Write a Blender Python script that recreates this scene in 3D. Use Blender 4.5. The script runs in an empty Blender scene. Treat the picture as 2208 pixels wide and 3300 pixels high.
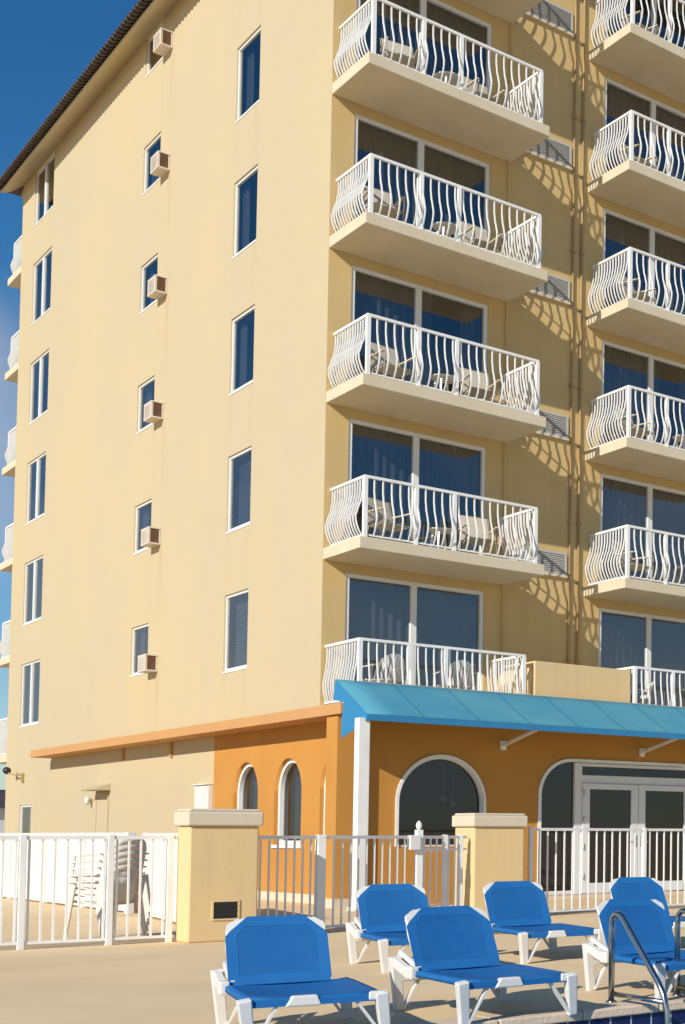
import bpy, math, random
from mathutils import Vector, Matrix
random.seed(7)
S = bpy.context.scene
COL = S.collection
R = math.radians

# ------------------------------------------------------------------ camera
F, PX, PY, YAW, PITCH = 4460.74, 2950.0, 2488.55, 0.80146, 0.045479
cam_d = bpy.data.cameras.new('camera')
cam = bpy.data.objects.new('camera', cam_d); COL.objects.link(cam); S.camera = cam
cam.location = (-9.94625, -23.9205, 1.17)
cam.rotation_euler = (math.pi / 2 + PITCH, 0, -YAW)
cam_d.sensor_fit = 'VERTICAL'; cam_d.sensor_height = 36.0
cam_d.lens = F / 3300 * 36.0
cam_d.shift_x = (1104.0 - PX) / 3300
cam_d.shift_y = (PY - 1650.0) / 3300
cam_d.clip_end = 5000; cam_d.clip_start = 0.1

# ------------------------------------------------------------------ light
SUNV = Vector((-1.0, -0.455, 0.575)).normalized()
W = bpy.data.worlds.new('World'); S.world = W; W.use_nodes = True
nt = W.node_tree; nt.nodes.clear()
sky = nt.nodes.new('ShaderNodeTexSky'); sky.sky_type = 'NISHITA'; sky.sun_disc = False
sky.sun_elevation = math.asin(SUNV.z); sky.sun_rotation = math.atan2(SUNV.x, SUNV.y) % (2 * math.pi)
sky.altitude = 0; sky.air_density = 1.0; sky.dust_density = 0.15; sky.ozone_density = 4.2
tc = nt.nodes.new('ShaderNodeTexCoord')
mp = nt.nodes.new('ShaderNodeMapping'); mp.inputs['Scale'].default_value = (1, 1, 2.2)
nz = nt.nodes.new('ShaderNodeTexNoise'); nz.inputs['Scale'].default_value = 2.6; nz.inputs['Detail'].default_value = 7; nz.inputs['Roughness'].default_value = 0.55
rp = nt.nodes.new('ShaderNodeValToRGB'); rp.color_ramp.elements[0].position = 0.44; rp.color_ramp.elements[1].position = 0.66
sep = nt.nodes.new('ShaderNodeSeparateXYZ')
low = nt.nodes.new('ShaderNodeMapRange'); low.inputs[1].default_value = 0.33; low.inputs[2].default_value = 0.22; low.inputs[3].default_value = 0.0; low.inputs[4].default_value = 0.8
mul = nt.nodes.new('ShaderNodeMath'); mul.operation = 'MULTIPLY'
mix = nt.nodes.new('ShaderNodeMixRGB'); mix.inputs[2].default_value = (4.6, 5.0, 5.6, 1)
bg = nt.nodes.new('ShaderNodeBackground'); bg.inputs['Strength'].default_value = 0.105
wo = nt.nodes.new('ShaderNodeOutputWorld')
L = nt.links.new
L(tc.outputs['Generated'], mp.inputs['Vector']); L(mp.outputs[0], nz.inputs['Vector']); L(nz.outputs['Fac'], rp.inputs[0])
L(tc.outputs['Generated'], sep.inputs[0]); L(sep.outputs['Z'], low.inputs[0])
# one cloud bank of its own beyond the far corner of the hotel
dv = nt.nodes.new('ShaderNodeVectorMath'); dv.operation = 'DOT_PRODUCT'; dv.inputs[1].default_value = Vector((0.12, 0.95, 0.222)).normalized()
bank = nt.nodes.new('ShaderNodeMapRange'); bank.interpolation_type = 'SMOOTHSTEP'
bank.inputs[1].default_value = math.cos(R(7.6)); bank.inputs[2].default_value = math.cos(R(4.3)); bank.inputs[4].default_value = 0.75
nm_ = nt.nodes.new('ShaderNodeMapRange'); nm_.inputs[1].default_value = 0.3; nm_.inputs[2].default_value = 0.6; nm_.inputs[3].default_value = 0.35
bm_ = nt.nodes.new('ShaderNodeMath'); bm_.operation = 'MULTIPLY'
mx_ = nt.nodes.new('ShaderNodeMath'); mx_.operation = 'MAXIMUM'
L(tc.outputs['Generated'], dv.inputs[0]); L(dv.outputs['Value'], bank.inputs[0]); L(nz.outputs['Fac'], nm_.inputs[0])
L(bank.outputs[0], bm_.inputs[0]); L(nm_.outputs[0], bm_.inputs[1])
L(rp.outputs[0], mul.inputs[0]); L(low.outputs[0], mul.inputs[1]); L(mul.outputs[0], mx_.inputs[0]); L(bm_.outputs[0], mx_.inputs[1])
hs = nt.nodes.new('ShaderNodeHueSaturation'); hs.inputs['Saturation'].default_value = 1.27
L(sky.outputs[0], hs.inputs['Color'])
L(mx_.outputs[0], mix.inputs[0]); L(hs.outputs[0], mix.inputs[1]); L(mix.outputs[0], bg.inputs['Color']); L(bg.outputs[0], wo.inputs[0])
sl = bpy.data.lights.new('sun', 'SUN'); so = bpy.data.objects.new('sun', sl); COL.objects.link(so)
sl.energy = 5.0; sl.angle = R(0.5); sl.color = (1.0, 0.94, 0.84)
so.rotation_euler = (-SUNV).to_track_quat('-Z', 'Y').to_euler()
S.view_settings.view_transform = 'Standard'; S.view_settings.look = 'None'
S.view_settings.exposure = 0.0; S.view_settings.gamma = 1.0

# ------------------------------------------------------------------ materials
def mat(name, col, rough=0.6, col2=None, nscale=1.0, amt=0.5, stretch=(1, 1, 1), bump=0.0, bscale=60.0, metal=0.0, spec=0.5, streak=None):
    m = bpy.data.materials.new(name); m.use_nodes = True
    t = m.node_tree; b = t.nodes['Principled BSDF']
    b.inputs['Base Color'].default_value = (*col, 1); b.inputs['Roughness'].default_value = rough
    b.inputs['Metallic'].default_value = metal; b.inputs['Specular IOR Level'].default_value = spec
    tc = t.nodes.new('ShaderNodeTexCoord')
    last = None
    if col2:
        mp = t.nodes.new('ShaderNodeMapping'); mp.inputs['Scale'].default_value = stretch
        n = t.nodes.new('ShaderNodeTexNoise'); n.inputs['Scale'].default_value = nscale; n.inputs['Detail'].default_value = 6; n.inputs['Roughness'].default_value = 0.6
        r = t.nodes.new('ShaderNodeMapRange'); r.inputs[1].default_value = 0.35; r.inputs[2].default_value = 0.68; r.inputs[3].default_value = 0; r.inputs[4].default_value = amt
        x = t.nodes.new('ShaderNodeMixRGB'); x.inputs[1].default_value = (*col, 1); x.inputs[2].default_value = (*col2, 1)
        t.links.new(tc.outputs['Object'], mp.inputs[0]); t.links.new(mp.outputs[0], n.inputs['Vector']); t.links.new(n.outputs['Fac'], r.inputs[0])
        t.links.new(r.outputs[0], x.inputs[0]); last = x
        if streak:
            scol, sstr, ssc, samt = streak
            mp2 = t.nodes.new('ShaderNodeMapping'); mp2.inputs['Scale'].default_value = sstr
            n2 = t.nodes.new('ShaderNodeTexNoise'); n2.inputs['Scale'].default_value = ssc; n2.inputs['Detail'].default_value = 4
            r2 = t.nodes.new('ShaderNodeMapRange'); r2.inputs[1].default_value = 0.48; r2.inputs[2].default_value = 0.75; r2.inputs[4].default_value = samt
            x2 = t.nodes.new('ShaderNodeMixRGB'); x2.inputs[2].default_value = (*scol, 1)
            t.links.new(tc.outputs['Object'], mp2.inputs[0]); t.links.new(mp2.outputs[0], n2.inputs['Vector']); t.links.new(n2.outputs['Fac'], r2.inputs[0])
            t.links.new(r2.outputs[0], x2.inputs[0]); t.links.new(x.outputs[0], x2.inputs[1]); last = x2
        t.links.new(last.outputs[0], b.inputs['Base Color'])
    if bump:
        n3 = t.nodes.new('ShaderNodeTexNoise'); n3.inputs['Scale'].default_value = bscale; n3.inputs['Detail'].default_value = 5
        bp = t.nodes.new('ShaderNodeBump'); bp.inputs['Strength'].default_value = bump; bp.inputs['Distance'].default_value = 0.02
        t.links.new(tc.outputs['Object'], n3.inputs['Vector']); t.links.new(n3.outputs['Fac'], bp.inputs['Height']); t.links.new(bp.outputs[0], b.inputs['Normal'])
    return m

M = {}
M['cream'] = mat('cream_stucco', (0.495, 0.418, 0.278), 0.9, (0.545, 0.442, 0.255), 0.16, 0.9, bump=0.12, bscale=9, streak=((0.47, 0.405, 0.31), (1, 1.0, 0.10), 0.9, 0.3))
def rust_runs(m):
    t = m.node_tree; b = t.nodes['Principled BSDF']; src = b.inputs['Base Color'].links[0].from_socket
    N = t.nodes.new; K = t.links.new
    def math_(op, a, c=None, clamp=False):
        n = N('ShaderNodeMath'); n.operation = op; n.use_clamp = clamp
        for i, q in enumerate((a, c)):
            if q is None: continue
            if isinstance(q, (int, float)): n.inputs[i].default_value = q
            else: K(q, n.inputs[i])
        return n.outputs[0]
    tc = N('ShaderNodeTexCoord'); sp = N('ShaderNodeSeparateXYZ'); K(tc.outputs['Object'], sp.inputs[0])
    nz = N('ShaderNodeTexNoise'); nz.inputs['Scale'].default_value = 1.0; nz.inputs['Detail'].default_value = 5
    mp = N('ShaderNodeMapping'); mp.inputs['Scale'].default_value = (1, 9, 0.5); K(tc.outputs['Object'], mp.inputs[0]); K(mp.outputs[0], nz.inputs['Vector'])
    zz = math_('MODULO', math_('ADD', sp.outputs['Z'], 2.75 - 4.70 + 5.5), 2.75)
    fall = math_('SUBTRACT', 1.0, math_('DIVIDE', math_('SUBTRACT', 2.75, zz), 2.0), True)
    def col(y0, w, k):
        d = math_('DIVIDE', math_('ABSOLUTE', math_('SUBTRACT', sp.outputs['Y'], y0)), w)
        return math_('MULTIPLY', math_('SUBTRACT', 1.0, d, True), k)
    band = math_('ADD', math_('ADD', col(8.38, 0.22, 0.9), col(9.0, 0.16, 0.4)), math_('ADD', col(3.45, 0.2, 0.45), col(4.5, 0.2, 0.4)))
    nr = N('ShaderNodeMapRange'); nr.inputs[1].default_value = 0.35; nr.inputs[2].default_value = 0.65; K(nz.outputs['Fac'], nr.inputs[0])
    f = math_('MULTIPLY', math_('MULTIPLY', band, fall), math_('MULTIPLY', math_('MULTIPLY', nr.outputs[0], math_('GREATER_THAN', sp.outputs['Z'], 3.3)), 0.55), True)
    x = N('ShaderNodeMixRGB'); x.inputs[2].default_value = (0.40, 0.26, 0.13, 1)
    K(f, x.inputs[0]); K(src, x.inputs[1]); K(x.outputs[0], b.inputs['Base Color'])
rust_runs(M['cream'])
M['yellow'] = mat('yellow_stucco', (0.60, 0.44, 0.205), 0.9, (0.56, 0.40, 0.165), 0.6, 0.7, bump=0.12, bscale=12, streak=((0.46, 0.32, 0.14), (2, 2, 0.1), 1.5, 0.3))
M['pillar'] = mat('pillar_stucco', (0.72, 0.535, 0.27), 0.9, (0.67, 0.50, 0.27), 1.2, 0.8, bump=0.10, bscale=40, streak=((0.55, 0.42, 0.25), (4, 4, 0.5), 2.0, 0.3))
M['capstone'] = mat('pale_capstone', (0.66, 0.58, 0.45), 0.85, (0.58, 0.49, 0.35), 3.0, 0.6, bump=0.12, bscale=40)
M['orange'] = mat('orange_stucco', (0.53, 0.25, 0.048), 0.85, (0.48, 0.215, 0.04), 0.9, 0.8, bump=0.12, bscale=16, streak=((0.50, 0.22, 0.05), (3, 3, 0.2), 1.5, 0.25))
M['ledge'] = mat('ledge_orange', (0.55, 0.295, 0.11), 0.85, (0.50, 0.27, 0.11), 1.5, 0.7, bump=0.2, bscale=20)
M['slab'] = mat('slab_paint', (0.66, 0.58, 0.43), 0.85, (0.58, 0.49, 0.33), 1.5, 0.7, bump=0.15, bscale=20)
M['white'] = mat('white_paint', (0.84, 0.84, 0.82), 0.45, (0.68, 0.67, 0.63), 3.0, 0.5)
M['vinyl'] = mat('white_vinyl', (0.70, 0.695, 0.67), 0.5, (0.64, 0.625, 0.59), 1.0, 0.6, (1, 1, 0.2))
M['resin'] = mat('white_resin', (0.72, 0.71, 0.68), 0.4, (0.62, 0.59, 0.53), 5.0, 0.5, bump=0.05, bscale=40)
M['pilewhite'] = mat('weathered_resin', (0.76, 0.72, 0.66), 0.5, (0.60, 0.52, 0.44), 4.0, 0.7, bump=0.05, bscale=40)
M['frame'] = mat('white_aluminium', (0.74, 0.75, 0.74), 0.4, (0.66, 0.66, 0.63), 2.0, 0.4)
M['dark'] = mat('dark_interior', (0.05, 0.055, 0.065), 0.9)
M['curtain'] = mat('curtain_cloth', (0.15, 0.143, 0.136), 0.95, (0.085, 0.08, 0.076), 3.0, 0.7, (6, 6, 0.1))
M['blind'] = mat('window_blind', (0.20, 0.205, 0.21), 0.8, (0.13, 0.135, 0.14), 2.0, 0.6)
M['tile'] = mat('clay_tile', (0.115, 0.085, 0.07), 0.85, (0.045, 0.038, 0.034), 3.0, 0.9, bump=0.4, bscale=30)
M['grille'] = mat('grille_brown', (0.20, 0.10, 0.06), 0.7, (0.12, 0.06, 0.04), 6.0, 0.8)
M['ac'] = mat('appliance_cream', (0.66, 0.60, 0.52), 0.5, (0.55, 0.47, 0.38), 6.0, 0.6)
M['louver'] = mat('louver_grey', (0.50, 0.49, 0.46), 0.6, (0.40, 0.38, 0.34), 5.0, 0.6)
M['pipe'] = mat('pipe_shaded_paint', (0.44, 0.31, 0.13), 0.7, (0.30, 0.18, 0.07), 2.5, 0.9, (4, 4, 0.4))  # wall-like paint, darkened so the colour carries the shaded side of the pipes
M['awn'] = mat('awning_canvas', (0.05, 0.255, 0.37), 0.85, (0.085, 0.30, 0.38), 1.3, 0.9, bump=0.35, bscale=2.2)
M['awnband'] = mat('awning_band', (0.02, 0.20, 0.42), 0.8, (0.03, 0.22, 0.42), 2.0, 0.6)
M['seam'] = mat('awning_seam', (0.03, 0.17, 0.25), 0.85)
M['deck'] = mat('pool_deck', (0.82, 0.615, 0.36), 0.9, (0.75, 0.545, 0.30), 0.7, 0.8, bump=0.12, bscale=110, streak=((0.66, 0.48, 0.29), (1, 1, 1), 0.35, 0.55))
M['coping'] = mat('pool_coping', (0.72, 0.57, 0.42), 0.8, (0.62, 0.48, 0.34), 3.0, 0.7, bump=0.3, bscale=30)
M['steel'] = mat('stainless_steel', (0.55, 0.55, 0.53), 0.22, (0.40, 0.39, 0.36), 8.0, 0.7, metal=1.0)
M['black'] = mat('black_plastic', (0.02, 0.02, 0.02), 0.4)
M['beige'] = mat('beige_sling', (0.46, 0.42, 0.35), 0.85, (0.38, 0.34, 0.27), 8.0, 0.6)
M['chairframe'] = mat('chair_frame', (0.30, 0.26, 0.21), 0.5)
M['water'] = mat('pool_water', (0.02, 0.14, 0.30), 0.05, (0.03, 0.2, 0.36), 1.0, 0.6, bump=0.2, bscale=3)
M['roofdark'] = mat('far_roof', (0.05, 0.04, 0.05), 0.8, (0.08, 0.06, 0.06), 1.0, 0.6)
M['farwhite'] = mat('far_wall', (0.55, 0.58, 0.62), 0.8, (0.48, 0.5, 0.55), 0.4, 0.6)

def sling_mat(name='blue_sling_mesh', see=0.17):
    m = bpy.data.materials.new(name); m.use_nodes = True
    t = m.node_tree; b = t.nodes['Principled BSDF']; out = t.nodes['Material Output']
    tc = t.nodes.new('ShaderNodeTexCoord')
    n = t.nodes.new('ShaderNodeTexNoise'); n.inputs['Scale'].default_value = 6; n.inputs['Detail'].default_value = 4
    x = t.nodes.new('ShaderNodeMixRGB'); x.inputs[1].default_value = (0.010, 0.115, 0.36, 1); x.inputs[2].default_value = (0.016, 0.15, 0.38, 1)
    nm = t.nodes.new('ShaderNodeMapping'); nm.inputs['Scale'].default_value = (0.8, 5, 5)
    nc = t.nodes.new('ShaderNodeTexNoise'); nc.inputs['Scale'].default_value = 2.2; nc.inputs['Detail'].default_value = 3
    cb = t.nodes.new('ShaderNodeBump'); cb.inputs['Strength'].default_value = 0.55; cb.inputs['Distance'].default_value = 0.03
    t.links.new(tc.outputs['Object'], nm.inputs[0]); t.links.new(nm.outputs[0], nc.inputs['Vector']); t.links.new(nc.outputs['Fac'], cb.inputs['Height'])
    w = t.nodes.new('ShaderNodeTexWave'); w.inputs['Scale'].default_value = 60; w.inputs['Distortion'].default_value = 0.3
    bp = t.nodes.new('ShaderNodeBump'); bp.inputs['Strength'].default_value = 0.15; bp.inputs['Distance'].default_value = 0.004
    b.inputs['Roughness'].default_value = 0.75; b.inputs['Specular IOR Level'].default_value = 0.25
    t.links.new(tc.outputs['Object'], n.inputs['Vector']); t.links.new(n.outputs['Fac'], x.inputs[0]); t.links.new(x.outputs[0], b.inputs['Base Color'])
    t.links.new(tc.outputs['Object'], w.inputs['Vector']); t.links.new(w.outputs['Fac'], bp.inputs['Height']); t.links.new(cb.outputs[0], bp.inputs['Normal']); t.links.new(bp.outputs[0], b.inputs['Normal'])
    tr = t.nodes.new('ShaderNodeBsdfTransparent'); tr.inputs[0].default_value = (0.35, 0.65, 1, 1)
    mx = t.nodes.new('ShaderNodeMixShader'); mx.inputs[0].default_value = see
    t.links.new(b.outputs[0], mx.inputs[1]); t.links.new(tr.outputs[0], mx.inputs[2]); t.links.new(mx.outputs[0], out.inputs[0])
    return m
M['sling'] = sling_mat(); M['hem'] = sling_mat('blue_sling_hem', 0.0)

def glass_mat(name, tint, base_ref, rough=0.04):
    m = bpy.data.materials.new(name); m.use_nodes = True
    t = m.node_tree; t.nodes.clear()
    out = t.nodes.new('ShaderNodeOutputMaterial')
    tr = t.nodes.new('ShaderNodeBsdfTransparent'); tr.inputs[0].default_value = (*tint, 1)
    gl = t.nodes.new('ShaderNodeBsdfGlossy'); gl.inputs['Roughness'].default_value = rough; gl.inputs['Color'].default_value = (0.92, 0.92, 0.92, 1)
    lw = t.nodes.new('ShaderNodeFresnel'); lw.inputs['IOR'].default_value = 1.5
    ge = t.nodes.new('ShaderNodeNewGeometry'); mi = t.nodes.new('ShaderNodeMath'); mi.operation = 'MULTIPLY_ADD'; mi.inputs[1].default_value = 1 / 1.5 - 1.5; mi.inputs[2].default_value = 1.5
    t.links.new(ge.outputs['Backfacing'], mi.inputs[0]); t.links.new(mi.outputs[0], lw.inputs['IOR'])
    ma = t.nodes.new('ShaderNodeMath'); ma.operation = 'ADD'; ma.inputs[1].default_value = base_ref; ma.use_clamp = True
    mx = t.nodes.new('ShaderNodeMixShader')
    tc = t.nodes.new('ShaderNodeTexCoord'); nz = t.nodes.new('ShaderNodeTexNoise'); nz.inputs['Scale'].default_value = 0.9; nz.inputs['Detail'].default_value = 1
    bp = t.nodes.new('ShaderNodeBump'); bp.inputs['Strength'].default_value = 0.02; bp.inputs['Distance'].default_value = 0.05
    t.links.new(tc.outputs['Object'], nz.inputs['Vector']); t.links.new(nz.outputs['Fac'], bp.inputs['Height']); t.links.new(bp.outputs[0], gl.inputs['Normal'])
    t.links.new(lw.outputs[0], ma.inputs[0]); t.links.new(ma.outputs[0], mx.inputs[0])
    t.links.new(tr.outputs[0], mx.inputs[1]); t.links.new(gl.outputs[0], mx.inputs[2]); t.links.new(mx.outputs[0], out.inputs[0])
    return m
M['glass'] = glass_mat('window_glass', (0.55, 0.59, 0.65), 0.15)
M['glassdark'] = glass_mat('dark_entrance_glass', (0.30, 0.35, 0.40), 0.035)

def pooltile_mat():
    m = bpy.data.materials.new('pool_tile'); m.use_nodes = True
    t = m.node_tree; b = t.nodes['Principled BSDF']
    tc = t.nodes.new('ShaderNodeTexCoord'); mp = t.nodes.new('ShaderNodeMapping'); mp.inputs['Rotation'].default_value = (R(90), 0, 0)
    br = t.nodes.new('ShaderNodeTexBrick'); br.offset = 0
    br.inputs['Scale'].default_value = 1; br.inputs['Brick Width'].default_value = 0.165; br.inputs['Row Height'].default_value = 0.165; br.inputs['Mortar Size'].default_value = 0.006
    br.inputs['Color1'].default_value = (0.010, 0.014, 0.075, 1); br.inputs['Color2'].default_value = (0.014, 0.02, 0.1, 1); br.inputs['Mortar'].default_value = (0.45, 0.47, 0.5, 1)
    b.inputs['Roughness'].default_value = 0.15
    t.links.new(tc.outputs['Object'], mp.inputs[0]); t.links.new(mp.outputs[0], br.inputs['Vector']); t.links.new(br.outputs['Color'], b.inputs['Base Color'])
    return m
M['pooltile'] = pooltile_mat()

# ------------------------------------------------------------------ mesh helpers
class MB:
    def __init__(s): s.v = []; s.f = []; s.sm = []
    def face(s, pts, smooth=False):
        i = len(s.v); s.v += [tuple(p) for p in pts]; s.f.append(tuple(range(i, i + len(pts)))); s.sm.append(smooth)
    def mesh(s, vs, fs, smooth=False):
        i = len(s.v); s.v += [tuple(p) for p in vs]
        for f in fs: s.f.append(tuple(a + i for a in f)); s.sm.append(smooth)
    def box(s, x0, y0, z0, x1, y1, z1, T=None):
        vs = [Vector(p) for p in ((x0, y0, z0), (x1, y0, z0), (x1, y1, z0), (x0, y1, z0), (x0, y0, z1), (x1, y0, z1), (x1, y1, z1), (x0, y1, z1))]
        if T: vs = [T @ p for p in vs]
        s.mesh(vs, [(0, 3, 2, 1), (4, 5, 6, 7), (0, 1, 5, 4), (1, 2, 6, 5), (2, 3, 7, 6), (3, 0, 4, 7)])
    def bar(s, a, b, w, h, up=Vector((0, 0, 1)), w2=None, h2=None):
        a = Vector(a); b = Vector(b); d = (b - a).normalized(); r = d.cross(up)
        if r.length < 1e-4: r = d.cross(Vector((0, 1, 0)))
        r.normalize(); u = r.cross(d)
        w2 = w if w2 is None else w2; h2 = h if h2 is None else h2
        vs = []
        for p, ww, hh in ((a, w, h), (b, w2, h2)):
            for sx, sy in ((-1, -1), (1, -1), (1, 1), (-1, 1)): vs.append(p + r * sx * ww / 2 + u * sy * hh / 2)
        s.mesh(vs, [(0, 1, 2, 3), (7, 6, 5, 4), (0, 4, 5, 1), (1, 5, 6, 2), (2, 6, 7, 3), (3, 7, 4, 0)])
    def tube(s, path, r, n=8, smooth=True, radii=None):
        P = [Vector(p) for p in path]; rings = []
        up = Vector((0.13, 0.21, 0.97))
        for i, p in enumerate(P):
            d = (P[min(i + 1, len(P) - 1)] - P[max(i - 1, 0)]).normalized()
            x = d.cross(up)
            if x.length < 0.2: x = d.cross(Vector((1, 0.1, 0)))
            x.normalize(); y = d.cross(x)
            rr = radii[i] if radii else r
            rings.append([p + x * rr * math.cos(2 * math.pi * k / n) + y * rr * math.sin(2 * math.pi * k / n) for k in range(n)])
        vs = [q for rg in rings for q in rg]; fs = []
        for i in range(len(P) - 1):
            for k in range(n): fs.append((i * n + k, i * n + (k + 1) % n, (i + 1) * n + (k + 1) % n, (i + 1) * n + k))
        s.mesh(vs, fs, smooth)
        s.face(list(reversed(rings[0]))); s.face(rings[-1])
    def prism(s, poly, d):   # poly: list of 3d pts (planar), extruded along d
        d = Vector(d); a = [Vector(p) for p in poly]; b = [p + d for p in a]; n = len(a)
        s.face(list(reversed(a))); s.face(b)
        for i in range(n): s.face([a[i], a[(i + 1) % n], b[(i + 1) % n], b[i]])
    def sphere(s, c, r, n=10):
        c = Vector(c); vs = []; fs = []
        for i in range(n + 1):
            th = math.pi * i / n
            for k in range(n): vs.append(c + r * Vector((math.sin(th) * math.cos(2 * math.pi * k / n), math.sin(th) * math.sin(2 * math.pi * k / n), math.cos(th))))
        for i in range(n):
            for k in range(n): fs.append((i * n + k, (i + 1) * n + k, (i + 1) * n + (k + 1) % n, i * n + (k + 1) % n))
        s.mesh(vs, fs, True)
    def build(s, name, m, parent=None, bevel=0, solid=0, fix=True):
        me = bpy.data.meshes.new(name); me.from_pydata(s.v, [], s.f); me.update()
        me.polygons.foreach_set('use_smooth', s.sm)
        import bmesh
        if fix:
            bm = bmesh.new(); bm.from_mesh(me); bmesh.ops.remove_doubles(bm, verts=bm.verts, dist=1e-5)
            bmesh.ops.recalc_face_normals(bm, faces=bm.faces); bm.to_mesh(me); bm.free()
        me.materials.append(m)
        o = bpy.data.objects.new(name, me); COL.objects.link(o)
        if parent: o.parent = parent
        if solid:
            md = o.modifiers.new('solid', 'SOLIDIFY'); md.thickness = solid; md.offset = 0
        if bevel:
            md = o.modifiers.new('bevel', 'BEVEL'); md.width = bevel; md.segments = 2; md.limit_method = 'ANGLE'
        return o

def tag(o, label=None, cat=None, group=None, kind=None):
    if label: o['label'] = label
    if cat: o['category'] = cat
    if group: o['group'] = group
    if kind: o['kind'] = kind
    return o
def thing(name, label, cat, loc=(0, 0, 0), rz=0, group=None):
    o = bpy.data.objects.new(name, None); COL.objects.link(o); o.location = loc; o.rotation_euler = (0, 0, rz)
    o.empty_display_size = 0.2
    return tag(o, label, cat, group)
def dup(o, parent=None):
    c = o.copy(); COL.objects.link(c)
    if parent: c.parent = parent
    for ch in list(o.children): dup(ch, c)
    return c

XP = lambda y, z, d: (d, y, z)            # wall in the plane x = 0, depth towards +x
def YP(y0): return lambda x, z, d: (x, y0 + d, z)

def wall(mb, P, u0, u1, v0, v1, holes, arches=(), depth=0.12):
    rects = [h for h in holes] + [(a - r, a + r, b, s + r) for (a, r, b, s) in arches]
    us = sorted({u0, u1, *[c for h in rects for c in h[:2]]}); vs = sorted({v0, v1, *[c for h in rects for c in h[2:]]})
    us = [u for u in us if u0 <= u <= u1]; vs = [v for v in vs if v0 <= v <= v1]
    for i in range(len(us) - 1):
        for j in range(len(vs) - 1):
            cu = (us[i] + us[i + 1]) / 2; cv = (vs[j] + vs[j + 1]) / 2
            if any(h[0] < cu < h[1] and h[2] < cv < h[3] for h in rects): continue
            mb.face([P(us[i], vs[j], 0), P(us[i + 1], vs[j], 0), P(us[i + 1], vs[j + 1], 0), P(us[i], vs[j + 1], 0)])
    for h in holes:
        c = [(h[0], h[2]), (h[1], h[2]), (h[1], h[3]), (h[0], h[3])]
        for k in range(4):
            a = c[k]; b = c[(k + 1) % 4]
            mb.face([P(*a, 0), P(*b, 0), P(*b, depth), P(*a, depth)])
    for (a, r, b, s) in arches:
        N = 24
        arc = [(a - r * math.cos(math.pi * k / N), s + r * math.sin(math.pi * k / N)) for k in range(N + 1)]
        top = s + r
        for k in range(N):
            p, q = arc[k], arc[k + 1]
            mb.face([P(*p, 0), P(*q, 0), P(q[0], top, 0), P(p[0], top, 0)])
            mb.face([P(*p, 0), P(*q, 0), P(*q, depth), P(*p, depth)], True)
        for p, q in (((a - r, b), (a - r, s)), ((a + r, s), (a + r, b)), ((a - r, b), (a + r, b))):
            mb.face([P(*p, 0), P(*q, 0), P(*q, depth), P(*p, depth)])

def frame_rect(mb, P, u0, u1, v0, v1, w, d0, d1):
    def bx(a, b, c, e):
        p = P(a, c, d0); q = P(b, e, d1)
        mb.box(min(p[0], q[0]), min(p[1], q[1]), min(p[2], q[2]), max(p[0], q[0]), max(p[1], q[1]), max(p[2], q[2]))
    bx(u0, u0 + w, v0, v1); bx(u1 - w, u1, v0, v1); bx(u0 + w, u1 - w, v0, v0 + w); bx(u0 + w, u1 - w, v1 - w, v1)
def pbox(mb, P, a, b, c, e, d0, d1):
    p = P(a, c, d0); q = P(b, e, d1)
    mb.box(min(p[0], q[0]), min(p[1], q[1]), min(p[2], q[2]), max(p[0], q[0]), max(p[1], q[1]), max(p[2], q[2]))
def prect(mb, P, a, b, c, e, d): mb.face([P(a, c, d), P(b, c, d), P(b, e, d), P(a, e, d)])
def curtain(mb, P, a, b, c, e, d, amp=0.03, per=0.16):
    n = max(2, int((b - a) / per * 6)); pts = [(a + (b - a) * i / n, d + amp * math.sin(2 * math.pi * i / 6 + 0.4 * math.sin(i * 0.7))) for i in range(n + 1)]
    for i in range(n): mb.face([P(pts[i][0], c, pts[i][1]), P(pts[i + 1][0], c, pts[i + 1][1]), P(pts[i + 1][0], e, pts[i + 1][1]), P(pts[i][0], e, pts[i][1])], True)
def blind(mb, P, a, b, c, e, d, step=0.05):
    z = c
    while z < e:
        mb.face([P(a, z, d), P(b, z, d), P(b, z + step * 0.8, d + 0.02), P(a, z + step * 0.8, d + 0.02)]); z += step

# ------------------------------------------------------------------ ground
H = 2.75
POOL_Y = -15.9
gb = MB()
for a in ((-600, POOL_Y, 900, 1500), (-600, -600, 900, -44), (-600, -44, -14, POOL_Y), (14, -44, 900, POOL_Y)):
    gb.face([(a[0], a[1], 0), (a[2], a[1], 0), (a[2], a[3], 0), (a[0], a[3], 0)])
tag(gb.build('pool_deck', M['deck']), kind='structure')
pb = MB()
pb.face([(-14, -44, -1.4), (14, -44, -1.4), (14, POOL_Y, -1.4), (-14, POOL_Y, -1.4)])
pb.face([(-14, POOL_Y, -1.4), (14, POOL_Y, -1.4), (14, POOL_Y, -0.005), (-14, POOL_Y, -0.005)])
pb.face([(-14, -44, -1.4), (-14, POOL_Y, -1.4), (-14, POOL_Y, -0.005), (-14, -44, -0.005)])
pb.face([(14, -44, -1.4), (14, POOL_Y, -1.4), (14, POOL_Y, -0.005), (14, -44, -0.005)])
pb.face([(-14, -44, -1.4), (14, -44, -1.4), (14, -44, -0.005), (-14, -44, -0.005)])
tag(pb.build('pool_wall', M['pooltile']), kind='structure')
wb = MB(); wb.face([(-13.99, -43.9, -0.2), (13.99, -43.9, -0.2), (13.99, POOL_Y - 0.01, -0.2), (-13.99, POOL_Y - 0.01, -0.2)])
tag(wb.build('pool_water', M['water']), kind='structure')
cb = MB()
x = -14.0
while x < 14:
    cb.box(x + 0.003, POOL_Y - 0.03, -0.055, x + 0.607, POOL_Y + 0.27, 0.008); x += 0.61
tag(cb.build('pool_coping', M['coping'], bevel=0.01), kind='structure')

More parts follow.
